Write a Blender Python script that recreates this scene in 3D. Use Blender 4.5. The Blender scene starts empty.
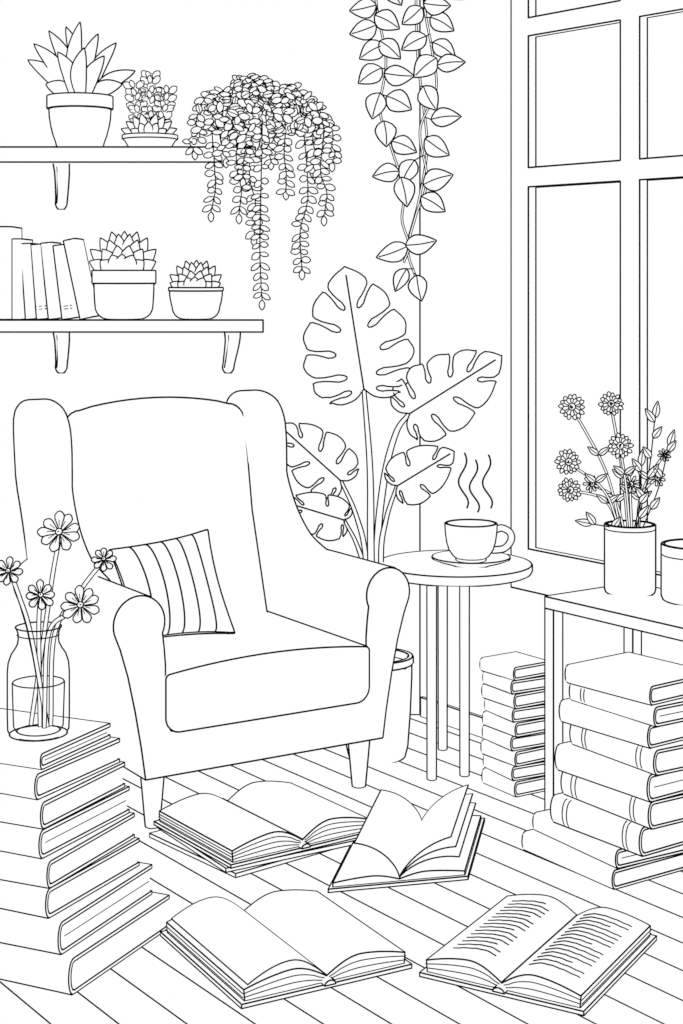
import bpy, bmesh, math, random
import numpy as np
from mathutils import Vector, Matrix
from mathutils.geometry import tessellate_polygon
random.seed(11)
FX = 1650.0
EYE = Vector((0, 0, 1.6))
LW = 0.92
rad = math.radians
sc = bpy.context.scene
sc.view_settings.view_transform = 'Standard'
sc.view_settings.look = 'None'

# ---------------------------------------------------------------- materials
def flat_glow_mat(name, col=(1, 1, 1)):  # surface glows by itself: even, shadeless brightness put in as emission
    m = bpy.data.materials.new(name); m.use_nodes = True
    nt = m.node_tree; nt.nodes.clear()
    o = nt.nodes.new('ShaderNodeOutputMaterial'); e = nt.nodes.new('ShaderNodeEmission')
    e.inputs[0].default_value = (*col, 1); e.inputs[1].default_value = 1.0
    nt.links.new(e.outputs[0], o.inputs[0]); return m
def ink_mat():
    m = bpy.data.materials.new('black_ink'); m.use_nodes = True
    nt = m.node_tree; nt.nodes.clear()
    o = nt.nodes.new('ShaderNodeOutputMaterial'); e = nt.nodes.new('ShaderNodeBsdfDiffuse')
    e.inputs[0].default_value = (0.005, 0.005, 0.005, 1)
    nt.links.new(e.outputs[0], o.inputs[0]); return m
def glass_mat():
    m = bpy.data.materials.new('clear_glass'); m.use_nodes = True
    nt = m.node_tree; nt.nodes.clear()
    o = nt.nodes.new('ShaderNodeOutputMaterial'); e = nt.nodes.new('ShaderNodeBsdfTransparent')
    nt.links.new(e.outputs[0], o.inputs[0]); return m
PAPER = flat_glow_mat('white_paper'); INK = ink_mat(); GLASS = glass_mat()
MATS = {k: flat_glow_mat(k) for k in ('white_plaster', 'white_wood', 'white_fabric', 'white_ceramic', 'white_leaf', 'white_petal')}  # all share the same self-glowing white, unaffected by lighting

# ---------------------------------------------------------------- helpers
def elev(u, v, D):
    """point on a frontal elevation drawing standing D metres into the room"""
    return Vector(((u - 341.5) * D / FX, D, 1.6 - (v - 275) * D / FX))
def spline(pts, n=8, closed=False):
    P = [Vector(p) for p in pts]; out = []
    N = len(P); rng = range(N if closed else N - 1)
    for i in rng:
        if closed:
            a, b, c, d = P[(i-1) % N], P[i], P[(i+1) % N], P[(i+2) % N]
        else:
            b, c = P[i], P[i+1]
            a = P[i-1] if i > 0 else b*2-c
            d = P[i+2] if i+2 < N else c*2-b
        for k in range(n):
            t = k/n
            out.append(0.5*((2*b) + (c-a)*t + (2*a-5*b+4*c-d)*t*t + (3*b-a-3*c+d)*t**3))
    if not closed: out.append(P[-1])
    return out
def box(x0, x1, y0, y1, z0, z1):
    bm = bmesh.new()
    v = [bm.verts.new(p) for p in ((x0,y0,z0),(x1,y0,z0),(x1,y1,z0),(x0,y1,z0),(x0,y0,z1),(x1,y0,z1),(x1,y1,z1),(x0,y1,z1))]
    for f in ((0,3,2,1),(4,5,6,7),(0,1,5,4),(1,2,6,5),(2,3,7,6),(3,0,4,7)): bm.faces.new([v[i] for i in f])
    return bm
def lathe(prof, n=48):
    bm = bmesh.new(); rings = []
    for r, z in prof:
        if r < 1e-6: rings.append([bm.verts.new((0, 0, z))])
        else: rings.append([bm.verts.new((r*math.cos(2*math.pi*i/n), r*math.sin(2*math.pi*i/n), z)) for i in range(n)])
    for a, b in zip(rings, rings[1:]):
        for i in range(n):
            j = (i+1) % n
            if len(a) == 1 and len(b) == 1: continue
            if len(a) == 1: bm.faces.new((a[0], b[j], b[i]))
            elif len(b) == 1: bm.faces.new((a[i], a[j], b[0]))
            else: bm.faces.new((a[i], a[j], b[j], b[i]))
    return bm
def prism(prof, layers, mp):
    n = len(prof); P = [Vector((p[0], p[1])) for p in prof]
    area = sum(P[i].x*P[(i+1) % n].y - P[(i+1) % n].x*P[i].y for i in range(n))
    s = 1 if area > 0 else -1
    N = []
    for i in range(n):
        e1 = (P[i]-P[i-1]); e2 = (P[(i+1) % n]-P[i])
        e1 = e1.normalized() if e1.length > 1e-9 else e2.normalized()
        e2 = e2.normalized() if e2.length > 1e-9 else e1
        m = Vector((e1.y+e2.y, -e1.x-e2.x))
        m = m.normalized() if m.length > 1e-6 else Vector((e1.y, -e1.x))
        N.append(m*s)
    bm = bmesh.new(); rings = []
    for h, ins in layers:
        rings.append([bm.verts.new(mp(P[i].x-N[i].x*ins, P[i].y-N[i].y*ins, h)) for i in range(n)])
    for a, b in zip(rings, rings[1:]):
        for i in range(n):
            j = (i+1) % n; bm.faces.new((a[i], a[j], b[j], b[i]))
    bm.faces.new(rings[0][::-1]); bm.faces.new(rings[-1])
    bmesh.ops.recalc_face_normals(bm, faces=bm.faces)
    return bm
def round_layers(h0, h1, r0, r1, k=6):
    L = []
    if r0 > 0:
        for i in range(k):
            a = math.pi/2*i/k; L.append((h0+r0*(1-math.cos(a)), r0*(1-math.sin(a))))
        L.append((h0+r0, 0))
    else: L.append((h0, 0))
    if r1 > 0:
        L.append((h1-r1, 0))
        for i in range(1, k+1): a = i/k*math.pi/2; L.append((h1-r1+r1*math.sin(a), r1*(1-math.cos(a))))
    else: L.append((h1, 0))
    return L

class Part:
    def __init__(s, name, mat): s.name = name; s.mat = mat; s.V = []; s.F = []; s.segs = []
    def faces(s, V, F):
        b = len(s.V); s.V += [tuple(v) for v in V]; s.F += [tuple(i+b for i in f) for f in F]
    def ink(s, pts, w=LW, closed=False):
        pts = [Vector(p) for p in pts]
        if closed: pts = pts+[pts[0]]
        for a, b in zip(pts, pts[1:]): s.segs.append((a, b, w))
    def add(s, bm, M=None, w=LW, crease=28, contour=True, filt=None, recalc=True):
        if recalc: bmesh.ops.recalc_face_normals(bm, faces=bm.faces)
        if M is not None: bm.transform(M)
        bm.normal_update(); bm.verts.index_update()
        s.faces([v.co.copy() for v in bm.verts], [[v.index for v in f.verts] for f in bm.faces])
        ce = []
        for e in bm.edges:
            n = len(e.link_faces)
            if n == 1 or (n == 2 and crease is not None and e.calc_face_angle(0) > rad(crease)):
                ce.append(e)
                if crease is not None:
                    a, b = e.verts[0].co.copy(), e.verts[1].co.copy()
                    if filt is None or filt((a+b)/2): s.segs.append((a, b, w))
        if contour:
            bmesh.ops.split_edges(bm, edges=[e for e in ce if len(e.link_faces) == 2])
            bmesh.ops.triangulate(bm, faces=bm.faces)
            bm.normal_update()
            val = {v: v.normal.dot(EYE-v.co) for v in bm.verts}
            for f in bm.faces:
                pts = []
                for i in range(3):
                    a, b = f.verts[i], f.verts[(i+1) % 3]; fa, fb = val[a], val[b]
                    if (fa > 0) != (fb > 0):
                        t = fa/(fa-fb); p = a.co.lerp(b.co, t); nn = a.normal.lerp(b.normal, t)
                        pts.append(p+nn*(0.75*w*p.y/FX))
                if len(pts) == 2 and (filt is None or filt((pts[0]+pts[1])/2)): s.segs.append((pts[0], pts[1], w))
        bm.free()
    def pipe(s, path, r, sides=10, w=LW, contour=True, cap=False):
        P = [Vector(p) for p in path]; n = len(P)
        R = [r]*n if not hasattr(r, '__len__') else [np.interp(i/(n-1), np.linspace(0, 1, len(r)), r) for i in range(n)]
        bm = bmesh.new(); rings = []; u = None
        for i in range(n):
            t = (P[min(i+1, n-1)]-P[max(i-1, 0)]).normalized()
            if u is None: u = t.cross(Vector((0.31, 0.9, 0.2))).normalized()
            u = (u-t*u.dot(t)).normalized(); v = t.cross(u)
            rings.append([bm.verts.new(P[i]+(u*math.cos(2*math.pi*k/sides)+v*math.sin(2*math.pi*k/sides))*R[i]) for k in range(sides)])
        for a, b in zip(rings, rings[1:]):
            for k in range(sides):
                j = (k+1) % sides; bm.faces.new((a[k], a[j], b[j], b[k]))
        bm.faces.new(rings[0][::-1]); bm.faces.new(rings[-1])
        s.add(bm, w=w, crease=60 if cap else None, contour=contour)

class Obj:
    def __init__(s, name, mat='white_paper'): s.name = name; s.mat = mat; s.parts = []
    def part(s, n='body', mat=None):
        m = mat or s.mat
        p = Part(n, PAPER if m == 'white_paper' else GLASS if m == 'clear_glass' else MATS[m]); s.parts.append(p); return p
    def finish(s):
        K = 5; obs = []
        for p in s.parts:
            V = list(p.V); F = list(p.F); nw = len(F)
            if p.segs:
                A = np.array([q[0][:] for q in p.segs]); B = np.array([q[1][:] for q in p.segs]); W = np.array([q[2] for q in p.segs])
                d = B-A; ln = np.linalg.norm(d, axis=1); ok = ln > 1e-6
                A, B, W, d, ln = A[ok], B[ok], W[ok], d[ok], ln[ok]; d = d/ln[:, None]
                ra = W*np.maximum(A[:, 1], 1.0)/FX; rb = W*np.maximum(B[:, 1], 1.0)/FX
                A = A-d*ra[:, None]*.35; B = B+d*rb[:, None]*.35
                ref = np.where(np.abs(d[:, 2:3]) > .8, np.array([[1., 0, 0]]), np.array([[0, 0, 1.]]))
                u = np.cross(d, ref); u /= np.linalg.norm(u, axis=1)[:, None]; v = np.cross(d, u)
                ring = []
                for C, R in ((A, ra), (B, rb)):
                    for k in range(K):
                        a = 2*math.pi*k/K; ring.append(C+(u*math.cos(a)+v*math.sin(a))*R[:, None])
                T = np.stack(ring, axis=1).reshape(-1, 3); b0 = len(V); V += T.tolist()
                for i in range(len(A)):
                    o = b0+i*2*K
                    for k in range(K):
                        j = (k+1) % K; F.append((o+k, o+j, o+K+j, o+K+k))
            me = bpy.data.meshes.new(p.name); me.from_pydata([tuple(q) for q in V], [], F)
            me.materials.append(p.mat); me.materials.append(INK)
            mi = np.zeros(len(F), dtype=np.int32); mi[nw:] = 1
            me.polygons.foreach_set('material_index', mi); me.update()
            o = bpy.data.objects.new(p.name, me); sc.collection.objects.link(o); obs.append(o)
        if len(obs) == 1: obs[0].name = s.name; return obs[0]
        allv = np.concatenate([np.array([v.co[:] for v in o.data.vertices]) for o in obs])
        c = (allv.min(0)+allv.max(0))/2; loc = Vector((c[0], c[1], allv[:, 2].min()))
        e = bpy.data.objects.new(s.name, None); e.empty_display_size = .1; e.location = loc; sc.collection.objects.link(e)
        for o in obs:
            o.data.transform(Matrix.Translation(-loc)); o.parent = e
        return e

KIND = {
 'ovate': [(0,.0),(.05,.35),(.15,.72),(.3,.97),(.42,1),(.6,.85),(.75,.6),(.88,.32),(.96,.12),(1,0)],
 'blade': [(0,.55),(.2,.85),(.4,1),(.6,.93),(.78,.68),(.9,.38),(.97,.14),(1,0)],
 'succ':  [(0,.6),(.2,.88),(.4,1),(.58,.97),(.74,.76),(.87,.45),(.95,.2),(1,0)],
 'petal': [(0,.15),(.2,.34),(.45,.70),(.68,1),(.82,.96),(.92,.66),(.97,.36),(1,0.0)],
 'thin':  [(0,.2),(.3,.6),(.6,.9),(.8,1),(.92,.75),(1,0)],
 'small': [(0,0),(.1,.5),(.3,.9),(.55,1),(.8,.72),(.93,.4),(1,0)],
}
def leaf(part, base, d, L, W, kind='ovate', nrm=Vector((0, -1, 0)), bulge=.12, bend=0., rib=True, w=LW*.85, n=12, skew=0.):
    base = Vector(base); d = Vector(d).normalized(); nrm = Vector(nrm); nrm = (nrm-d*nrm.dot(d)).normalized(); sd = d.cross(nrm)
    ts = [0, .04]+list(np.linspace(0, 1, n))[1:-1]+[.96, 1]
    ks = [k[0] for k in KIND[kind]]; kv = [k[1] for k in KIND[kind]]
    Lp, Mp, Rp = [], [], []
    for t in ts:
        h = W/2*np.interp(t, ks, kv)
        c = base+d*(L*t)+nrm*(bend*L*math.sin(math.pi*t*.9))+sd*(skew*L*math.sin(math.pi*t))
        Mp.append(c+nrm*(bulge*h)); Lp.append(c-sd*h); Rp.append(c+sd*h)
    V = Lp+Mp+Rp; m = len(ts); F = []
    for i in range(m-1):
        F.append((i, i+1, m+i+1, m+i)); F.append((m+i, m+i+1, 2*m+i+1, 2*m+i))
    part.faces(V, F); part.ink(Lp, w); part.ink(Rp, w)
    if KIND[kind][0][1] > 0.05: part.ink([Lp[0], Rp[0]], w)
    if rib: part.ink([q+nrm*.0006 for q in Mp[:int(m*.88)]], w*.8)

# ================================================================ ROOM
T = Vector((.585, -.811, 0)); T.normalize(); NO = Vector((.811, .585, 0)); NO.normalize()
CX, CY = .2855, 6.0
MR = Matrix(((T.x, NO.x, 0, CX), (T.y, NO.y, 0, CY), (0, 0, 1, 0), (0, 0, 0, 1)))
CEIL = 2.95
o = Obj('wall_back', 'white_plaster'); p = o.part(); p.add(box(-2.0, CX+.08, 6.0, 6.1, 0, CEIL), crease=None, contour=False)
p.ink([(CX, 5.998, 0), (CX, 5.998, CEIL)]); p.ink([(-2.0, 5.999, 0.001), (CX, 5.999, 0.001)]); p.ink([(-2.0, 5.999, CEIL), (CX, 5.999, CEIL)]); o.finish()
o = Obj('wall_left', 'white_plaster'); p = o.part(); p.add(box(-2.1, -2.0, -.3, 6.1, 0, CEIL), crease=None, contour=False)
p.ink([(-1.999, 0, 0), (-1.999, 6, 0)]); p.ink([(-1.999, 6, 0), (-1.999, 6, CEIL)]); o.finish()
o = Obj('ceiling', 'white_plaster'); p = o.part(); p.add(box(-2.1, 4.2, -.3, 6.1, CEIL, CEIL+.1), crease=None, contour=False); o.finish()
W0, W1, Z0, Z1 = .53, 1.63, .55, 2.79
o = Obj('wall_right', 'white_plaster'); p = o.part()
for b in ((0, W0+.02, 0, CEIL), (W1-.02, 6.0, 0, CEIL), (W0+.02, W1-.02, 0, Z0+.02), (W0+.02, W1-.02, Z1-.02, CEIL)):
    p.add(box(b[0], b[1], 0, .1, b[2], b[3]), MR, crease=None, contour=False)
p.ink([MR@Vector((0, -.001, CEIL)), MR@Vector((6, -.001, CEIL))]); o.finish()
o = Obj('baseboard_right', 'white_wood'); p = o.part()
p.add(box(0.02, 6.0, -.012, 0, 0, .07), MR, crease=60, contour=False, w=LW*.85); o.finish()

# floor with planks running parallel to the window wall
o = Obj('floor', 'white_wood'); p = o.part(); p.add(box(-2.1, 4.2, -.3, 6.1, -.1, 0), crease=None, contour=False)
def clip(lo, hi, pv, dv, t0, t1):
    if abs(dv) < 1e-9: return t0, t1
    a, b = (lo-pv)/dv, (hi-pv)/dv
    if a > b: a, b = b, a
    return max(t0, a), min(t1, b)
k = .06
while k < 5.0:
    P0 = Vector((CX, CY, 0.0003))-NO*k
    t0, t1 = clip(-2.0, 4.0, P0.x, T.x, -8., 12.); t0, t1 = clip(1.2, 5.995, P0.y, T.y, t0, t1)
    if t1 > t0: p.ink([P0+T*t0, P0+T*t1], LW*.92)
    k += .118
o.finish()

# window
o = Obj('window_1', 'white_wood'); p = o.part('frame')
cols = [(.615, 1.0388), (1.1205, 1.544)]; rows = [(.69, 1.893), (1.957, 2.395), (2.455, 2.71)]
Y0, Y1 = -.03, .005
xs = [W0, .615, 1.0388, 1.1205, 1.544, W1]; zs = [Z0, .69, 1.893, 1.957, 2.395, 2.455, 2.71, Z1]
for i in (0, 2, 4): p.add(box(xs[i], xs[i+1], Y0, Y1, Z0, Z1), MR, crease=None, contour=False)
for i in (0, 2, 4, 6): p.add(box(W0, W1, Y0, Y1, zs[i], zs[i+1]), MR, crease=None, contour=False)
def rect(a, b, c, d, y): return [MR@Vector(q) for q in ((a, y, c), (b, y, c), (b, y, d), (a, y, d))]
p.ink(rect(W0, W1, Z0, Z1, Y0), closed=True)
for c in cols:
    for r in rows:
        p.ink(rect(c[0], c[1], r[0], r[1], Y0), closed=True); p.ink(rect(c[0], c[1], r[0], r[1], Y1-.002), closed=True)
g = o.part('glazing', 'clear_glass')
g.add(box(W0+.03, W1-.03, Y1, Y1+.004, Z0+.03, Z1-.03), MR, crease=None, contour=False)
o.finish()

# ================================================================ SHELVES
def shelf(z0, z1, xr, brackets):
    o = Obj('wall_shelf', 'white_wood'); p = o.part('board')
    p.add(box(-1.6, xr, 5.74, 6.0, z0, z1), contour=False, filt=lambda q: q.y < 5.75)
    for xb in brackets:
        b = o.part('bracket')
        pth = spline([(xb+.012, 5.81, z0+.004), (xb+.010, 5.84, z0-.035), (xb-.002, 5.91, z0-.085), (xb-.010, 5.95, z0-.118), (xb-.014, 5.965, z0-.138), (xb-.015, 5.970, z0-.150)], 5)
        b.pipe(pth, [.026, .023, .020, .018, .018, .012], 14)
        b.ink([q+Vector((-.012, -.024, 0)) for q in pth[2:-6]], LW*.8)
    o.finish()
shelf(1.9931, 2.0453, -.30, [(60-341.5)*.00355])
shelf(1.4017, 1.4434, -.273, [(60-341.5)*.00355, (230-341.5)*.00355])
SH1, SH2, DS = 2.0453, 1.4434, 5.87
K = DS/FX

def pot(o, x, y, z, rtop, rbot, h, rim, name='pot', rc=.25, over=.007):
    p = o.part(name, 'white_ceramic'); r_ = rbot*rc; prof = [(0, 0)]
    for i in range(0, 8):
        a = math.pi/2*i/7; prof.append((rbot-r_+r_*math.sin(a), r_-r_*math.cos(a)))
    prof += [(rbot+(rtop-over-rbot)*math.sin(t*math.pi/2)**.9, r_+(h-rim-r_)*t) for t in (.25, .5, .75, 1.)]
    prof += [(rtop, h-rim+.001), (rtop, h), (rtop*.93, h), (rtop*.90, h-rim*.6), (0, h-rim*.6)]
    p.add(lathe(prof), Matrix.Translation((x, y, z+.002)), crease=50, w=LW*.9); return p

# aloe (upper shelf)
o = Obj('potted_aloe_plant', 'white_leaf'); x = (80-341.5)*K
pot(o, x, DS, SH1, 32*K, 23*K, 53*K, 13*K)
lf = o.part('leaves')
tips = [(28, 60, .03), (135, 71, .02), (34, 44, .03), (122, 84, .0), (46, 84, -.01), (49, 31, .04), (116, 43, .03), (66, 27, .03), (98, 34, .02), (80, 22, .0), (58, 52, -.03), (104, 56, -.03), (84, 48, -.04)]
for i, (u, v, dy) in enumerate(tips):
    b = elev(80+(u-80)*.22, 97, DS+dy*.5); t = elev(u, v, DS+dy*1.5); leaf(lf, b, t-b, (t-b).length, 16*K, 'blade', bulge=.3, rib=False, skew=.08*(1 if u < 80 else -1))
o.finish()
# cactus bowl
o = Obj('potted_cactus', 'white_leaf'); x = (150-341.5)*K
p = o.part('bowl', 'white_ceramic'); p.add(lathe([(0, 0), (19*K, 0), (20*K, 1*K), (24*K, 8*K), (25*K, 9.5*K), (27*K, 10*K), (27*K, 14*K), (24*K, 14*K), (0, 12*K)]), Matrix.Translation((x, DS, SH1+.002)), crease=50, w=LW*.8)
lf = o.part('stems')
for (u0, u1, v1, n) in ((142, 134, 84, 8), (152, 151, 74, 9), (160, 168, 90, 7)):
    pth = spline([elev(u0, 134, DS+.01), elev((u0+u1)/2, (134+v1)/2, DS+.01), elev(u1, v1, DS+.01)], 6); lf.pipe(pth, [.014, .018, .010], 8, w=.5)
    for i in range(n):
        t = (i+.5)/n; q = pth[int(t*(len(pth)-1))]
        for s in (-1, 1):
            leaf(lf, q+Vector((s*.008, -.012, 0)), (s*1, -.1, random.uniform(.5, 1.2)), 10*K, 7*K, 'small', rib=False, w=.55, n=6)
        leaf(lf, q+Vector((0, -.02, 0)), (random.uniform(-.5, .5), -.2, .9), 8*K, 5*K, 'small', rib=False, w=.55, n=6)
ro = o.part('rosette')
for i, a in enumerate((-70, 70, -50, 50, -32, 32, -15, 15, -60, 60, -25, 25, 0)):
    L = (24 if i < 8 else 15)*K; b = Vector((x+math.sin(rad(a))*.02, DS-.02-i*.002, SH1+12*K))
    leaf(ro, b, (math.sin(rad(a)), -.1, math.cos(rad(a))), L, 9*K, 'succ', rib=False, w=.7, bulge=.3)
o.finish()
def rosette_pot(name, u, R, rb, H, rim, hh, spread, rc, over):
    o = Obj(name, 'white_leaf'); x = (u-341.5)*K
    pot(o, x, DS, SH2, R*K, rb*K, H*K, rim*K, rc=rc, over=over)
    lf = o.part('leaves'); zt = SH2+(H-3)*K
    rows = [([0, -20, 20], 1.0, .03), ([-38, 38, -9, 10], .93, .015), ([-58, 58, -26, 26], .82, .0), ([-72, 72, -42, 42, -12, 14], .66, -.02), ([-60, 60, -28, 0, 30], .46, -.04)]
    for A, f, dy in rows:
        for j, a in enumerate(A):
            b = Vector((x+math.sin(rad(a))*spread*.22*K, DS+dy-j*.002, zt))
            leaf(lf, b, (math.sin(rad(a))*spread/hh*.95, -.12, math.cos(rad(a))), hh*K*f*(1+.05*abs(math.sin(rad(a)))), hh*.36*K, 'succ', bulge=.35, rib=False, w=LW*.8)
    o.finish()
rosette_pot('potted_succulent', 124, 31, 28, 48, 13, 43, 31, .45, .007)
rosette_pot('potted_succulent', 196, 26.5, 23, 31, 3.5, 31, 26, .5, .003)

# ================================================================ BOOKS
def cover_profile(W, T_, c):
    pr = [(W, 0), (.012, 0)]
    for i in range(1, 12):
        a = math.pi*i/12; pr.append((.010-math.sin(a)*T_*.24, T_/2-math.cos(a)*T_/2))
    pr += [(.012, T_), (W, T_), (W, T_-c), (.014, T_-c)]
    for i in range(1, 10):
        a = math.pi*(1-i/10); pr.append((.012-math.sin(a)*(T_*.16), T_/2-math.cos(a)*(T_/2-c)))
    pr += [(.014, c), (W, c)]
    return pr
def closed_book(part, M, L, W, T_, bands=(), w=LW, pages=0, c=.005):
    part.add(prism(cover_profile(W, T_, c), [(0, 0), (L, 0)], lambda p, q, h: (h, p, q)), M, w=w, crease=40)
    part.add(box(.002, L-.002, .0, W-.006, c*.6, T_-c*.6), M, w=w, contour=False, crease=None)
    for k in range(pages):
        z = c+(T_-2*c)*(k+1)/(pages+1)
        part.ink([M@Vector((L-.0015, .02, z)), M@Vector((L-.0015, W-.012, z+random.uniform(-.002, .002)))], w*.6)
    for xb in bands:
        pts = []
        for i in range(0, 13):
            a = math.pi*i/12; pts.append(M@Vector((xb, .010-math.sin(a)*T_*.24-.0004, T_/2-math.cos(a)*T_/2)))
        part.ink(pts, w*.8)
def stack(name, items, z=0.001, bands=(), c=.005, pg=1, w=LW):
    o = Obj(name); p = o.part()
    for i, (x, y, a, L, W, T_) in enumerate(items):
        R = Matrix.Translation((x, y, z))@Matrix.Rotation(rad(a), 4, 'Z')@Matrix.Translation((-L, 0, 0))
        closed_book(p, R, L, W, T_, bands=[b*L for b in (bands[i] if i < len(bands) else ())], pages=(pg if i % 3 == 1 else 0), c=c, w=w); z += T_+.0012
    o.finish(); return z
ZL = stack('book_stack', [
 (-.600, 3.66, -25, .50, .42, .080), (-.628, 3.68, -24, .47, .40, .072), (-.660, 3.70, -26, .44, .375, .066),
 (-.658, 3.70, -24, .45, .37, .060), (-.678, 3.715, -26, .42, .36, .064), (-.676, 3.72, -25, .42, .345, .060),
 (-.692, 3.735, -27, .38, .33, .058), (-.688, 3.765, -25, .36, .290, .036)], c=.008, w=LW*.85)
stack('book_stack', [
 (.705, 4.29, -56, .36, .34, .050), (.715, 4.30, -59, .35, .33, .048), (.772, 4.250, -54, .33, .28, .074), (.792, 4.235, -57, .34, .27, .070),
 (.788, 4.23, -54, .34, .27, .070), (.802, 4.22, -58, .33, .26, .064), (.788, 4.235, -53, .32, .27, .058), (.800, 4.22, -56, .32, .25, .050), (.792, 4.235, -52, .30, .25, .048)],
 bands=[(), (), (.14, .19, .82, .86), (.12, .17, .8, .84), (), (.15, .19, .8, .85), (), (.14, .18), ()], c=.007, w=LW*.9)
stack('book_stack', [
 (.530, 5.05, -58, .165, .17, .046), (.522, 5.06, -62, .16, .17, .042), (.532, 5.06, -56, .165, .16, .044), (.520, 5.07, -61, .155, .16, .044),
 (.532, 5.06, -58, .165, .165, .042), (.524, 5.07, -62, .155, .16, .04), (.530, 5.07, -57, .16, .165, .044), (.520, 5.07, -60, .15, .16, .04), (.528, 5.07, -55, .16, .15, .040)], pg=0, c=.007, w=LW*.78)
# shelf books
o = Obj('shelf_books'); p = o.part()
B = Matrix(((0, 0, -1, 0), (0, 1, 0, 0), (1, 0, 0, 0), (0, 0, 0, 1)))
def up(u, th, h, T_, bands=()):
    x = (u-341.5)*5.80/FX
    M = Matrix.Translation((x, 5.785, SH2+T_*math.sin(rad(th))+.001))@Matrix.Rotation(rad(-th), 4, 'Y')@B
    closed_book(p, M, h, .19, T_, bands=bands, w=LW*.9)
up(12, 0, .325, .075, ()); up(23.0, 0, .282, .036, ())
for (u, th, h, t) in ((36, 4, .265, .034), (47, 4.5, .262, .034), (60, 6, .268, .038), (73, 7, .260, .036), (92, 12, .282, .040)):
    up(u, th, h, t, (.035, .045) if u in (47, 73) else ())
o.finish()

# open books
def ztop(s, t):
    s = abs(s); up_ = math.sin(min(1, s/.42)*math.pi/2); dn = 1-.45*max(0, (s-.42)/.58)**1.6
    return t*(.30+.70*up_)*dn
def open_book(cx, cy, ang, L, w, t, extra=0, text=False, lines=3, name='open_book', under=()):
    o = Obj(name); c = .009; z0 = .001
    cv = o.part('cover')
    for (da, dx, dy) in under:
        Mu = Matrix.Translation((cx+dx, cy+dy, z0))@Matrix.Rotation(rad(ang+da), 4, 'Z')
        cv.add(box(-w-.012, w+.012, -L/2-.006, L/2+.006, 0, .011), Mu, contour=False, w=LW*.8); z0 += .012
    M = Matrix.Translation((cx, cy, z0))@Matrix.Rotation(rad(ang), 4, 'Z')
    cv.add(box(-w-.014, w+.014, -L/2-.012, L/2+.012, 0, c), M, contour=False, w=LW*.9)
    cv.add(prism([(.014*math.cos(a), c+.010*math.sin(a)) for a in np.linspace(0, math.pi, 9)], [(-L/2-.018, 0), (L/2+.012, 0)], lambda p, q, h: (p, h, q)), M, w=LW*.9)
    pg = o.part('pages')
    S = np.linspace(-1, 1, 41); f = lambda s: c+ztop(s, t)
    prof = [(-w, c)]+[(s*w, f(s)) for s in S]+[(w, c)]
    pg.add(prism(prof, [(-L/2, 0), (L/2, 0)], lambda p, q, h: (p*(1+.02*(q/t)), h, q)), M, crease=26, contour=True, w=LW*.92)
    pg.ink([M@Vector((0, -L/2, f(0)+.0015)), M@Vector((0, L/2, f(0)+.0015))], LW)
    for k in range(lines):
        fr = (k+1)/(lines+1)
        for sg in (-1, 1):
            pts = [M@Vector((s*w*sg*(1+.02*fr), -L/2-.0006, c+(f(s*sg)-c)*(fr if s > .12 else fr*.9))) for s in np.linspace(.03, 1, 16)]
            pg.ink(pts, LW*.6)
            z = c+(f(sg)-c)*fr; pg.ink([M@Vector((sg*(w*(1+.02)+.0012), -L/2, z)), M@Vector((sg*(w*1.02+.0012), L/2, z))], LW*.6)
    for (sg, lift, reach) in ([(-1, .018, .96), (1, .012, .97)][:extra]):
        n = 20; top = []
        for i in range(n+1):
            s = reach*i/n; top.append((sg*s*w, f(s*sg)+lift*math.sin(math.pi*min(1, s/reach)*.93)+.0015))
        V = [M@Vector((x, -L/2+.003, z)) for x, z in top]+[M@Vector((x, L/2-.003, z)) for x, z in top]
        pg.faces(V, [(i, i+1, n+2+i, n+1+i) for i in range(n)]); pg.ink(V[:n+1], LW*.8); pg.ink(V[n+1:], LW*.8); pg.ink([V[n], V[2*n+1]], LW*.8)
    if text:
        for sg in (-1, 1):
            for k in range(15):
                y = L/2-.050-k*.0235
                if y < -L/2+.05: break
                e = .86 if (k*7+sg) % 5 else .66
                s0, s1 = (.20, e) if sg > 0 else (.82, .24 if (k % 4) else .34)
                pts = [M@Vector((sg*s*w, y+.0012*math.sin(s*40), f(s*sg)+.0016)) for s in np.linspace(s0, s1, 14)]
                pg.ink(pts, LW*.75)
    o.finish()
open_book(-.222, 4.69, 35, .40, .222, .056, extra=0, lines=3, under=((5, -.012, -.004), (-3, .004, -.008)))
open_book(-.138, 3.90, 29, .43, .203, .046, extra=1, lines=2)
open_book(.468, 3.865, -30, .445, .185, .048, extra=0, text=True, lines=2)
# fanned open book
o = Obj('open_book'); M = Matrix.Translation((.192, 4.55, 0.001))@Matrix.Rotation(rad(14), 4, 'Z')@Matrix(((1, .45, 0, 0), (0, 1, 0, 0), (0, 0, 1, 0), (0, 0, 0, 1)))
cv = o.part('cover'); L = .41; w = .18
cv.add(box(-w-.010, w+.010, -L/2-.010, L/2+.010, 0, .009), M, contour=False, w=LW*.9)
pg = o.part('pages')
pg.add(prism([(-w, .009)]+[(s*w, .009+ztop(s, .02)) for s in np.linspace(-1, 1, 31)]+[(w, .009)], [(-L/2, 0), (L/2, 0)], lambda p, q, h: (p, h, q)), M, w=LW*.9)
def sheet(a0, a1, wl, z0=.02, dz=0.):
    n = 16; x, z = 0., z0; prof = [(x, z)]
    for i in range(n):
        a = rad(a0+(a1-a0)*(i/(n-1))**.8); x += math.cos(a)*wl/n; z += math.sin(a)*wl/n; prof.append((x, max(z, .012)))
    V = [M@Vector((a, -L/2+dz, b)) for a, b in prof]+[M@Vector((a, L/2+dz, b)) for a, b in prof]
    pg.faces(V, [(i, i+1, n+2+i, n+1+i) for i in range(n)]); pg.ink(V[:n+1], LW*.85); pg.ink(V[n+1:], LW*.85); pg.ink([V[n], V[-1]], LW*.85)
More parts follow.
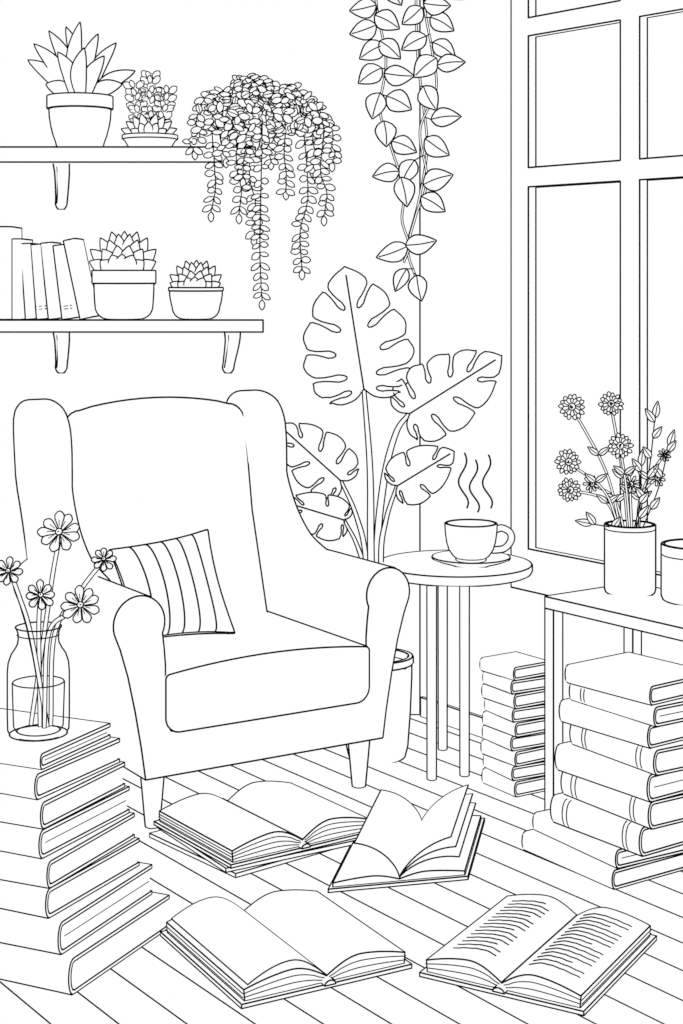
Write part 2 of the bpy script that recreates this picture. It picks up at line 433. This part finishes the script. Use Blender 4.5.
for a0, a1, wl in ((42, -10, .175), (52, 0, .175), (60, 12, .175), (108, 168, .165)): sheet(a0, a1, wl)
o.finish()

# ================================================================ ARMCHAIR
MC = Matrix.Translation((-.215, 4.92, 0))@Matrix.Rotation(rad(32), 4, 'Z')
o = Obj('armchair', 'white_fabric')
half = [(.405, .16), (.418, .25), (.438, .36), (.460, .46), (.484, .54)]
arc = [(.425+.080*math.cos(a), .607+.080*math.sin(a)) for a in np.linspace(rad(-25), rad(205), 26)]
inner = [(.347, .53), (.343, .48), (.343, .35)]+[(.288+.055*math.cos(a), .345-.055*math.sin(a)) for a in np.linspace(0.15, math.pi/2, 7)]
right = half+arc+inner
prof = right+[(-a, b) for a, b in right[::-1]]
p = o.part('frame_and_arms')
p.add(prism(prof, [(0, 0), (.40, 0), (.78, .0)], lambda a, z, b: (a, b, z)), MC, crease=40)
p = o.part('seat_cushion')
cp = []
for i in range(9): a = math.pi/2*i/8; cp.append((.302+.045*math.sin(a), .330-.045*math.cos(a)))
for i in range(7): a = math.pi/2*i/6; cp.append((.347-.014+.014*math.cos(a), .440+.014*math.sin(a)))
cr = [(x, .454+.022*(1-(x/.333)**2)) for x in np.linspace(.31, -.31, 19)]
cpf = cp+cr+[(-a, b) for a, b in cp[::-1]]
p.add(prism(cpf, [(-.012, 0), (.30, 0), (.66, 0)], lambda a, z, b: (a, b, z)), MC, crease=42)
# back
SX = -.032
shear = lambda z: (z-.45)*.16
bp = [(-.335, .40), (-.335, .80), (-.332, 1.09)]+[(-.332+.06*(1-math.cos(a)), 1.10+.06*math.sin(a)) for a in np.linspace(.2, math.pi/2, 6)]
tp = [(x, 1.163+.028*(1-(x/.27)**2)) for x in np.linspace(-.23, .23, 11)]
bp = bp+tp+[(-a, b) for a, b in bp[::-1]]
p = o.part('back_panel'); p.add(prism(bp, round_layers(.60, .76, 0, .10), lambda a, z, b: (a+SX*min(1, max(0, (z-.5)/.3)), b+shear(z), z)), MC, crease=40, contour=False,
      filt=lambda q: (MC.inverted()@q).y-shear(q.z) < .61)
# wings
wp = spline([(.80, .60), (.815, .85), (.845, 1.08), (.838, 1.15), (.80, 1.185), (.74, 1.197), (.67, 1.192), (.61, 1.170), (.570, 1.12), (.555, 1.05), (.552, .97), (.550, .88), (.530, .80), (.485, .735), (.42, .700), (.34, .675), (.28, .650), (.26, .62), (.35, .59), (.55, .585), (.72, .585)], 5, closed=True)
wp = [(q.x, q.y) for q in wp]
for nm, sg in (('wing_left', -1), ('wing_right', 1)):
    p = o.part(nm)
    def mp(b, z, a, sg=sg):
        up_ = min(1, max(0, (z-.68)/.25))
        aa = a+.020*(1-up_)+(.035*up_ if sg < 0 else -.012*up_)
        return (sg*aa+SX*up_*(.6 if sg < 0 else 1), b, z)
    p.add(prism(wp, round_layers(.340, .430, .018, .022), mp), MC, crease=None)
for a, b in ((-.355, .06), (.355, .06), (-.355, .72), (.355, .72)):
    p = o.part('leg')
    bm = lathe([(0, 0), (.017, 0), (.019, .004), (.034, .17), (0, .17)], 20)
    p.add(bm, MC@Matrix.Translation((a, b, 0.001)), crease=50)
o.finish()

# throw pillow
o = Obj('striped_throw_pillow', 'white_fabric'); p = o.part()
def cl(a, b, z): return MC@Vector((a, b, z))
BL, BR, TR, TL = cl(-.325, .25, .500), cl(.010, .24, .488), cl(.020, .44, .780), cl(-.32, .44, .745)
ctr = (BL+BR+TR+TL)/4; nn = ((BR-BL).cross(TL-BL)).normalized()
if nn.dot(EYE-ctr) < 0: nn = -nn
def pil(a, b, s):
    a2 = a*(1-.10*(1-b*b)); b2 = b*(1-.08*(1-a*a))
    q = BL.lerp(BR, (a2+1)/2).lerp(TL.lerp(TR, (a2+1)/2), (b2+1)/2)
    return q+nn*(s*.066*((1-a*a)*(1-b*b))**.45)
bm = bmesh.new(); n = 30; G = {}
for s in (1, -1):
    for i in range(n+1):
        for j in range(n+1):
            a = -math.cos(math.pi*i/n); b = -math.cos(math.pi*j/n); e = i in (0, n) or j in (0, n)
            if e and s == -1: G[(s, i, j)] = G[(1, i, j)]
            else: G[(s, i, j)] = bm.verts.new(pil(a, b, s))
    for i in range(n):
        for j in range(n): bm.faces.new((G[(s, i, j)], G[(s, i+1, j)], G[(s, i+1, j+1)], G[(s, i, j+1)]))
p.add(bm, crease=None, contour=True)
E = [-1+2*k/30 for k in range(31)]
for fixed, ax in ((-1, 0), (1, 0), (-1, 1), (1, 1)):
    p.ink([pil(fixed, e, 0)+nn*.001 if ax == 0 else pil(e, fixed, 0)+nn*.001 for e in E])
E2 = [-math.cos(math.pi*k/40) for k in range(41)]
for a in (-.66, -.34, -.04, .28, .62):
    p.ink([pil(a, e, 1)+nn*.0014 for e in E2])
o.finish()

# ================================================================ SIDE TABLE + CUP
TX, TY, TZ = .371, 5.40, .657
o = Obj('round_side_table', 'white_wood'); p = o.part('top')
p.add(lathe([(0, TZ-.03), (.236, TZ-.03), (.246, TZ-.026), (.25, TZ-.018), (.25, TZ), (0, TZ)], 72), Matrix.Translation((TX, TY, 0)), crease=45, w=LW*.92)
for dx, dy in ((-.085, -.17), (.022, -.13), (-.03, .16)):
    p = o.part('leg'); p.add(lathe([(0, 0), (.012, 0), (.013, .004), (.0135, TZ-.03), (0, TZ-.03)], 16), Matrix.Translation((TX+dx, TY+dy, 0.001)), crease=50, w=LW*.85)
o.finish()
k5 = 5.36/FX; cx, cy = (471-341.5)*k5, 5.36
o = Obj('coffee_cup_on_saucer', 'white_ceramic'); p = o.part('saucer'); tz = TZ+.003
p.add(lathe([(0, 0), (.06, 0), (.065, .003), (.1, .013), (.124, .021), (.126, .025), (.12, .026), (.07, .012), (0, .010)], 64), Matrix.Translation((cx, cy, tz)), crease=50, w=LW*.85)
p = o.part('cup')
pr = [(0, 0), (.045, 0), (.047, .004), (.046, .010), (.058, .020), (.070, .038), (.077, .062), (.081, .09), (.083, .122), (.079, .122), (.074, .085), (.06, .04), (.03, .02), (0, .018)]
p.add(lathe(pr, 56), Matrix.Translation((cx, cy, tz+.012)), crease=52, w=LW*.85)
bm = lathe([(0, .108), (.0775, .108)], 48); p.add(bm, Matrix.Translation((cx, cy, tz+.012)), contour=False, crease=None, w=.5)
p = o.part('handle')
p.pipe(spline([(cx+.078, cy, tz+.112), (cx+.10, cy, tz+.118), (cx+.126, cy, tz+.104), (cx+.130, cy, tz+.078), (cx+.108, cy, tz+.052), (cx+.070, cy, tz+.046)], 6), .0085, 10, w=LW*.85)
p = o.part('steam')
for (u, vt, vb) in ((463, 453, 508), (474, 460, 512), (487, 455, 508)):
    pts = [elev(u+5.5*math.sin((v-vt)/(vb-vt)*math.pi*2.6+.5)*(.6+.4*(v-vt)/(vb-vt)), v, cy) for v in np.linspace(vt, vb, 30)]
    p.ink(pts)
o.finish()

# ================================================================ CONSOLE TABLE (aligned to window wall)
DX, DY, DZ = .592, 4.80, .665
MD = Matrix(((T.x, NO.x, 0, DX), (T.y, NO.y, 0, DY), (0, 0, 1, 0), (0, 0, 0, 1)))
LD, WD = 1.15, .36
o = Obj('console_table', 'white_wood'); p = o.part('top'); p.add(box(-.0, LD, 0, WD, DZ-.034, DZ), MD, contour=False)
for a, b in ((0.0, 0.0), (LD-.036, .0), (0.0, WD-.036), (LD-.036, WD-.036)):
    p = o.part('leg'); p.add(box(a, a+.036, b, b+.036, 0.001, DZ-.034), MD, contour=False)
o.finish()

def daisy(part, c, nrm, R, n, kind='petal', wf=.42, cr=.18, layers=1, w=LW*.85, seed=0, dark=False):
    c = Vector(c); nrm = Vector(nrm).normalized(); u = nrm.cross(Vector((0, 0, 1))).normalized(); v = u.cross(nrm)
    rr = random.Random(seed)
    for l in range(layers):
        f = 1-.36*l
        for i in range(n):
            a = 2*math.pi*(i+.5*l)/n+rr.uniform(-.08, .08)
            d = u*math.cos(a)+v*math.sin(a)
            leaf(part, c+d*R*cr*.6+nrm*(.0012*(i % 3)+.004*l), d+nrm*.18, R*f*rr.uniform(.88, 1.05)*(1-cr*.6), R*wf, kind, nrm=nrm, rib=False, w=w, n=7, bulge=.2)
            if not dark: part.ink([c+d*R*.28+nrm*.009, c+d*R*.55+nrm*.012], w*.6)
    r = R*cr; P = [c+nrm*(.007+.004*layers)+(u*math.cos(a)+v*math.sin(a))*r for a in np.linspace(0, 2*math.pi, 15)[:-1]]
    part.faces(P, [tuple(range(14))]); part.ink(P, w, closed=True)
    for k in range(2 if not dark else 8):
        a = rr.uniform(0, 6.28); q = r*rr.uniform(.0, .7); P0 = c+nrm*(.008+.004*layers)+(u*math.cos(a)+v*math.sin(a))*q
        part.ink([P0, P0+u*r*.25], w*(.8 if not dark else 1.3))

o = Obj('flowers_in_mug', 'white_leaf'); mx, my = .848, 4.85; Km = my/FX
p = o.part('mug', 'white_ceramic'); hm = 68*Km; rm = 24.5*Km; dz = DZ+.003
p.add(lathe([(0, 0), (rm*.93, 0), (rm*.97, .003), (rm, .012), (rm, hm), (rm*.93, hm), (rm*.92, hm-.02), (0, hm-.03)], 48), Matrix.Translation((mx, my, dz)), crease=50)
p.ink([(mx+rm*1.005*math.cos(a), my+rm*1.005*math.sin(a), dz+hm-.014) for a in np.linspace(math.pi, 2*math.pi, 30)], LW*.7)
st = o.part('stems_and_leaves'); fl = o.part('flowers', 'white_petal')
heads = [(572, 407, 13.5, .02), (611, 404, 12.5, .0), (567, 462, 13.5, -.02), (569, 490, 12.5, .01), (620, 446, 13, -.03), (591, 484, 9, .02), (631, 484, 9, -.02), (657, 478, 9, -.01), (664, 455, 7, .02)]
for i, (u, v, R, dy) in enumerate(heads):
    c = elev(u, v, my+dy); b = elev(630+(u-620)*.18, 532, my+dy*.5)
    m1 = elev(630+(u-630)*.42, 505+(v-505)*.35, my+dy)
    pth = spline([b, m1, c+Vector((0, .006, 0))], 8); st.pipe(pth, .0022, 6, w=.55)
    for k in (7, 10):
        if (k+i) % 2: continue
        q = pth[k]
        for s in (-1, 1): leaf(st, q+Vector((0, -.003, 0)), (s*.8, -.1, .6), 14*Km, 6*Km, 'ovate', w=.62, n=7)
    daisy(fl, c, (random.uniform(-.25, .25), -1, .15), R*Km, 14 if R > 10 else 9, 'thin', .30, .26, 2 if R > 10 else 1, w=.6, seed=i, dark=True)
for (u0, v0, u1, v1, nl) in ((636, 530, 655, 418, 6), (642, 530, 669, 446, 3), (622, 530, 592, 524, 2), (634, 530, 641, 466, 2)):
    pth = spline([elev(u0, v0, my-.02), elev((u0+u1)/2+3, (v0+v1)/2, my-.03), elev(u1, v1, my-.02)], nl*2+2); st.ink(pth, .65)
    for k in range(1, nl+1):
        q = pth[int(len(pth)*k/(nl+.01))-1]
        s = 1 if k % 2 else -1
        leaf(st, q+Vector((0, -.002, 0)), (s*.65, -.15, .9), random.uniform(13, 18)*Km, 7*Km, 'ovate', w=.65, n=8)
    leaf(st, pth[-1], (u1-u0, 0, (v0-v1)), 17*Km, 7*Km, 'ovate', w=.65, n=8)
o.finish()
o = Obj('ceramic_mug', 'white_ceramic'); p = o.part('cup'); m2x, m2y = 1.015, 4.73; r2 = .095; h2 = .160
p.add(lathe([(0, 0), (r2*.9, 0), (r2*.96, .003), (r2, .014), (r2, h2), (r2*.94, h2), (r2*.92, .02), (0, .015)], 48), Matrix.Translation((m2x, m2y, dz)), crease=50)
p.ink([(m2x+r2*1.005*math.cos(a), m2y+r2*1.005*math.sin(a), dz+h2-.03) for a in np.linspace(math.pi, 2*math.pi, 30)], LW*.7)
p = o.part('handle'); p.pipe(spline([(m2x+.09, m2y, DZ+.13), (m2x+.13, m2y, DZ+.135), (m2x+.15, m2y, DZ+.09), (m2x+.13, m2y, DZ+.045), (m2x+.09, m2y, DZ+.04)], 6), .009, 10)
o.finish()

# ================================================================ GLASS JAR WITH DAISIES
jx, jy = -.720, 3.92; o = Obj('glass_jar_with_daisies', 'white_petal'); jz = ZL+.002; MJ = Matrix.Translation((jx, jy, jz))
p = o.part('jar', 'clear_glass')
p.add(lathe([(.0, 0), (.060, 0), (.068, .003), (.073, .014), (.074, .05), (.074, .150), (.072, .172), (.065, .192), (.055, .207), (.050, .217), (.0485, .228), (.049, .242), (.054, .256)], 48), MJ, crease=30, w=LW*.85)
p.ink([MJ@Vector((.0495*math.cos(a), .0495*math.sin(a), .238)) for a in np.linspace(math.pi, 2*math.pi, 30)], LW*.7)
p = o.part('water', 'clear_glass')
p.add(lathe([(0, .010), (.050, .010), (.057, .022), (.060, .125)], 40), MJ, crease=30, w=LW*.75)
st = o.part('stems'); fl = o.part('flowers')
heads = [(60, 533, 22, .03, 9), (9, 572, 15, -.01, 8), (40, 596, 16, .0, 8), (81, 606, 20, -.03, 9), (104, 560, 13, .02, 8)]
for i, (u, v, R, dy, n) in enumerate(heads):
    Kj = (jy+dy)/FX; c = elev(u, v, jy+dy); bz = jz+.02
    b = Vector((jx+(-.02+.012*i if u > 38 else .03-.008*i), jy+dy*.4, bz)); m1 = Vector((jx+(c.x-jx)*.24, jy+dy*.5, jz+.235))
    pth = spline([b, m1, m1.lerp(c, .55)+Vector((0, 0, .012)), c+Vector((0, .008, 0))], 9); st.pipe(pth, .0036, 8, w=LW*.72)
    daisy(fl, c, (random.uniform(-.4, .4), -1, .5), R*Kj, n, 'petal', .44, .16, 1, seed=40+i, w=LW*.78)
o.finish()

# ================================================================ MONSTERA
Hc = [(0, .01, 0), (.10, -.07, 0), (.26, -.09, 0), (.42, -.01, 0), (.51, .16, 0), (.52, .36, 0), (.45, .58, 0), (.31, .79, 0), (.14, .94, 0), (0, 1.02, 0)]
Hs = spline(Hc, 30)
def hq(t):
    q_ = min(max(t, 0), 1)*(len(Hs)-1); j = min(int(q_), len(Hs)-2); return Hs[j].lerp(Hs[j+1], q_-j)
def monstera(part, base, tip, wl, wr, nl=6, nr=6, tilt=0., curl=.10):
    base = Vector(base); tip = Vector(tip); d = tip-base; L = d.length; d.normalize()
    nrm = Vector((tilt, -1, .15)); nrm = (nrm-d*nrm.dot(d)).normalized(); sd = d.cross(nrm)
    half_ = {}
    for sg, wd, nn_ in ((-1, wl, nl), (1, wr, nr)):
        nt = [(.30+.53*i/(nn_-1)) for i in range(nn_)]; dl = .030; pts = []
        cur = 0.
        for q, tn in enumerate(nt+[None]):
            end = (tn-dl) if tn else 1.0
            for k in range(9):
                h = hq(cur+(end-cur)*k/8)
                bl = 1+.055*math.sin(math.pi*k/8)
                pts.append((h.x*wd*bl, h.y))
            if tn is None: break
            h = hq(tn); H = Vector((h.x*wd, h.y)); Mq = Vector((0, .02+.66*max(0., h.y)))
            r = (Mq-H); ln = r.length; r.normalize(); pr = Vector((-r.y, r.x))
            prev = Vector(pts[-1])
            if (prev-H).dot(pr) < 0: pr = -pr
            dep = (.72, .58, .68)[(q+nn_) % 3]*ln; ro_ = .030*min(1, ln/.4); nar = .015*min(1, ln/.3)
            path = [(.05, nar*1.9), (.14, nar*1.2), (.35, nar), (.55, ro_*.7), (.75, ro_), (.90, ro_*.75), (.98, ro_*.3)]
            for f_, w_ in path: v2 = H+r*(dep*f_)+pr*w_; pts.append((v2.x, v2.y))
            for f_, w_ in path[::-1]: v2 = H+r*(dep*f_)-pr*w_; pts.append((v2.x, v2.y))
            cur = tn+dl
        half_[sg] = [(sg*x, y) for x, y in pts]
    c = lambda xx, yy: base+d*(yy*L)+sd*(xx*L)+nrm*(-curl*L*xx*xx*2)
    loop = half_[1]+half_[-1][::-1][1:-1]
    P3 = [c(x, y) for x, y in loop]
    tri = tessellate_polygon([[Vector((x, y, 0)) for x, y in loop]])
    part.faces(P3, [tuple(t) for t in tri]); part.ink(P3, LW*.85, closed=True)
    part.ink([base+nrm*.002, base+d*(L*.95)+nrm*.002], LW*.9)
o = Obj('monstera_plant', 'white_leaf'); px_, py_ = .118, 5.48
p = o.part('pot', 'white_ceramic')
p.add(lathe([(0, 0), (.085, 0), (.092, .006), (.10, .04), (.108, .15), (.113, .27), (.113, .31), (.118, .312), (.118, .335), (.105, .335), (.1, .31), (0, .30)], 48), Matrix.Translation((px_, py_, 0.001)), crease=50)
lf = o.part('leaves'); st = o.part('stems')
def mono(bu, bv, bD, tu, tv, tD, wl, wr, nl, nr, via, root, tilt=0., r=.009):
    b = elev(bu, bv, bD); t = elev(tu, tv, tD); monstera(lf, b, t, wl, wr, nl, nr, tilt)
    pth = spline([Vector((px_+root, py_, .29))]+[elev(*v) for v in via]+[b+Vector((0, .006, 0))], 10); st.pipe(pth, [r*1.1, r, r*.5], 10, w=LW*.85)
mono(364, 390, 5.50, 345, 269, 5.46, .82, .82, 5, 5, [(371, 560, 5.46), (370, 470, 5.50)], -.01)
mono(409, 414, 5.50, 500, 357, 5.46, .64, .68, 5, 4, [(377, 560, 5.48), (384, 480, 5.52), (396, 433, 5.52)], .02, .1)
mono(397, 486, 5.36, 453, 452, 5.33, .74, .76, 3, 3, [(381, 562, 5.42), (386, 520, 5.40)], .035, .1, .006)
mono(341, 481, 5.78, 280, 426, 5.76, .66, .70, 4, 4, [(366, 562, 5.52), (356, 515, 5.70)], -.03, -.1, .006)
mono(344, 520, 5.72, 284, 502, 5.72, .72, .60, 3, 3, [(364, 575, 5.55), (357, 545, 5.66)], -.02, -.1, .005)
o.finish()

# ================================================================ HANGING VINE
o = Obj('hanging_vine_plant', 'white_leaf'); vD = 5.45; Kv = vD/FX
p = o.part('hanging_pot', 'white_ceramic'); hx = (405-341.5)*Kv
p.add(lathe([(0, 0), (.09, 0), (.12, .05), (.13, .15), (.14, .15), (.14, .18), (.12, .18), (0, .16)], 40), Matrix.Translation((hx, vD, 2.60)), crease=35)
for a in (0, 2.1, 4.2): p.ink([(hx+.13*math.cos(a), vD+.13*math.sin(a), 2.78), (hx, vD, CEIL)])
st = o.part('strands'); lf = o.part('leaves')
paths = [[(380, -55), (376, 0), (386, 60), (380, 110), (392, 150), (404, 190), (402, 220), (409, 245), (404, 262)],
         [(428, -55), (424, 0), (432, 50), (436, 90), (420, 130), (427, 180), (416, 215), (408, 250), (416, 278)],
         [(415, -55), (416, 0), (418, 60), (424, 110), (427, 150), (419, 200), (407, 244)]]
for k, pt in enumerate(paths):
    st.pipe(spline([Vector((hx, vD, 2.76))]+[elev(u, v, vD+.01*k-.12*(v < -20)) for u, v in pt], 7), .0020, 6, w=.55)
LV = [
 (363, 8, -1, .2, 27, 20), (363, 30, -1, .35, 28, 21), (387, 22, .9, .5, 28, 21), (372, 52, -.9, .5, 28, 21), (390, 50, .8, .7, 27, 19),
 (370, 76, -.9, .6, 28, 21), (399, 75, 1, .1, 30, 21), (376, 106, -.3, 1, 27, 21), (399, 103, .9, .5, 28, 23), (385, 134, 0.1, 1, 26, 21),
 (404, 147, .9, .4, 27, 20), (386, 174, -1, .2, 27, 19), (404, 192, .2, 1, 30, 21), (412, 16, -.7, .6, 26, 19), (437, 5, 1, .1, 27, 20),
 (442, 24, .9, .5, 27, 20), (414, 43, -.9, .5, 28, 19), (444, 50, .9, .6, 27, 19), (425, 68, -.8, .7, 30, 22), (451, 64, 1, -.1, 28, 18),
 (430, 98, .5, .9, 27, 21), (446, 118, 1, -.1, 30, 19), (437, 147, .9, .6, 29, 22),
 (438, 180, .9, -.3, 31, 22), (433, 204, .8, .5, 28, 20), (408, 172, -.5, .9, 27, 19), (392, 252, -1, .35, 33, 20), (421, 243, 1, -.15, 31, 20),
 (401, 280, -.5, 1, 25, 15), (419, 288, .2, 1, 26, 19), (358, -10, -.9, .5, 26, 19), (395, -6, .5, .9, 26, 19), (455, -8, .8, .5, 26, 19)]
for i, (u, v, du, dv, l, w_) in enumerate(LV):
    n_ = math.hypot(du, dv); du /= n_; dv /= n_; D = vD-.02-.004*(i % 5)
    b = elev(u-du*l*.5, v-dv*l*.5, D)
    leaf(lf, b, (du, random.uniform(-.15, .05), -dv), l*Kv, w_*Kv, 'ovate', nrm=Vector((random.uniform(-.3, .3), -1, .1)), bulge=.25, w=LW*.88, n=14, skew=random.choice((-.04, .04)))
    best = min(((q[0], q[1]) for pt in paths for q in [tuple(s) for s in spline([(a, b_, 0) for a, b_ in pt], 6)]), key=lambda q: (q[0]-(u-du*l*.5))**2+(q[1]-(v-dv*l*.5))**2)
    lf.ink([b, elev(best[0], best[1], vD)], .65)
o.finish()

# ================================================================ TRAILING PLANT ON UPPER SHELF
o = Obj('trailing_string_plant', 'white_leaf'); tD = 5.84; Kt = 5.68/FX
pu = 240; x = (pu-341.5)*tD/FX
pot(o, x, 5.865, SH1, .080, .065, .12, .03)
st = o.part('strands'); lf = o.part('leaves'); zt = SH1+.11
strands = [(211, 212, -1), (195, 150, -1), (226, 158, -1), (243, 178, 0), (262, 300, 0), (271, 160, 1), (286, 190, 1), (302, 270, 1), (313, 168, 1), (324, 216, 1), (332, 162, 1), (239, 214, -1), (254, 236, 0)]
rr = random.Random(5)
for i, (eu, ev, s) in enumerate(strands):
    D = 5.70-.012*(i % 5)
    topv = 82+rr.uniform(-6, 8)+abs(eu-262)*.18
    mv = (topv+26+ev)/2
    P = [Vector((x+rr.uniform(-.03, .03), 5.85, zt)), elev(pu+(eu-pu)*.35, topv+4, 5.80), elev(pu+(eu-pu)*.75, topv, D+.03), elev(eu-1*s, topv+26, D),
         elev(eu+rr.uniform(-6, 6), mv, D), elev(eu+rr.uniform(-5, 5), (mv+ev)/2, D), elev(eu, ev, D)]
    pth = spline(P, 14); st.ink(pth, .6)
    acc = 0.
    for k in range(8, len(pth)):
        acc += (pth[k]-pth[k-1]).length
        if acc > 7.8*Kt:
            acc = 0.; q = pth[k]; t = (pth[k]-pth[k-1]).normalized()
            for sg in (-1, 1):
                dd = Vector((sg*.8+t.x*.4, rr.uniform(-.5, -.1), t.z*.55+rr.uniform(-.35, .5)))
                leaf(lf, q+Vector((0, -.004-.003*rr.random(), 0)), dd, rr.uniform(8.5, 12)*Kt, rr.uniform(5, 7)*Kt, 'small', nrm=Vector((rr.uniform(-.4, .4), -1, rr.uniform(-.1, .5))), w=.6, n=6, rib=False)
    leaf(lf, pth[-1], (0, 0, -1), 10*Kt, 6*Kt, 'small', w=.6, n=5, rib=False)
for i in range(165):
    a = rr.uniform(0, math.pi); R = rr.uniform(.2, .95)
    u = 262+67*R*math.cos(a); v = 122-46*R*math.sin(a)*rr.uniform(.6, 1.0)+rr.uniform(0, 14)
    D = 5.66+rr.uniform(-.05, .04); an = rr.uniform(-2.4, 2.4)
    leaf(lf, elev(u, v, D), (math.sin(an), -.3, math.cos(an)), rr.uniform(9, 13)*Kt, rr.uniform(5.5, 8)*Kt, 'small', nrm=Vector((rr.uniform(-.4, .4), -1, .2)), w=.6, n=6, rib=(i % 4 == 0))
o.finish()

# ================================================================ WORLD / CAMERA
w = bpy.data.worlds.new('World'); sc.world = w; w.use_nodes = True
w.node_tree.nodes['Background'].inputs[0].default_value = (1, 1, 1, 1); w.node_tree.nodes['Background'].inputs[1].default_value = 1.0
cam = bpy.data.cameras.new('Camera'); co = bpy.data.objects.new('Camera', cam); sc.collection.objects.link(co)
co.location = EYE; co.rotation_euler = (math.pi/2, 0, 0)
cam.sensor_fit = 'AUTO'; cam.sensor_width = 36; cam.lens = FX/1024*36; cam.shift_y = -(512-275)/1024
cam.clip_start = .05
sc.camera = co
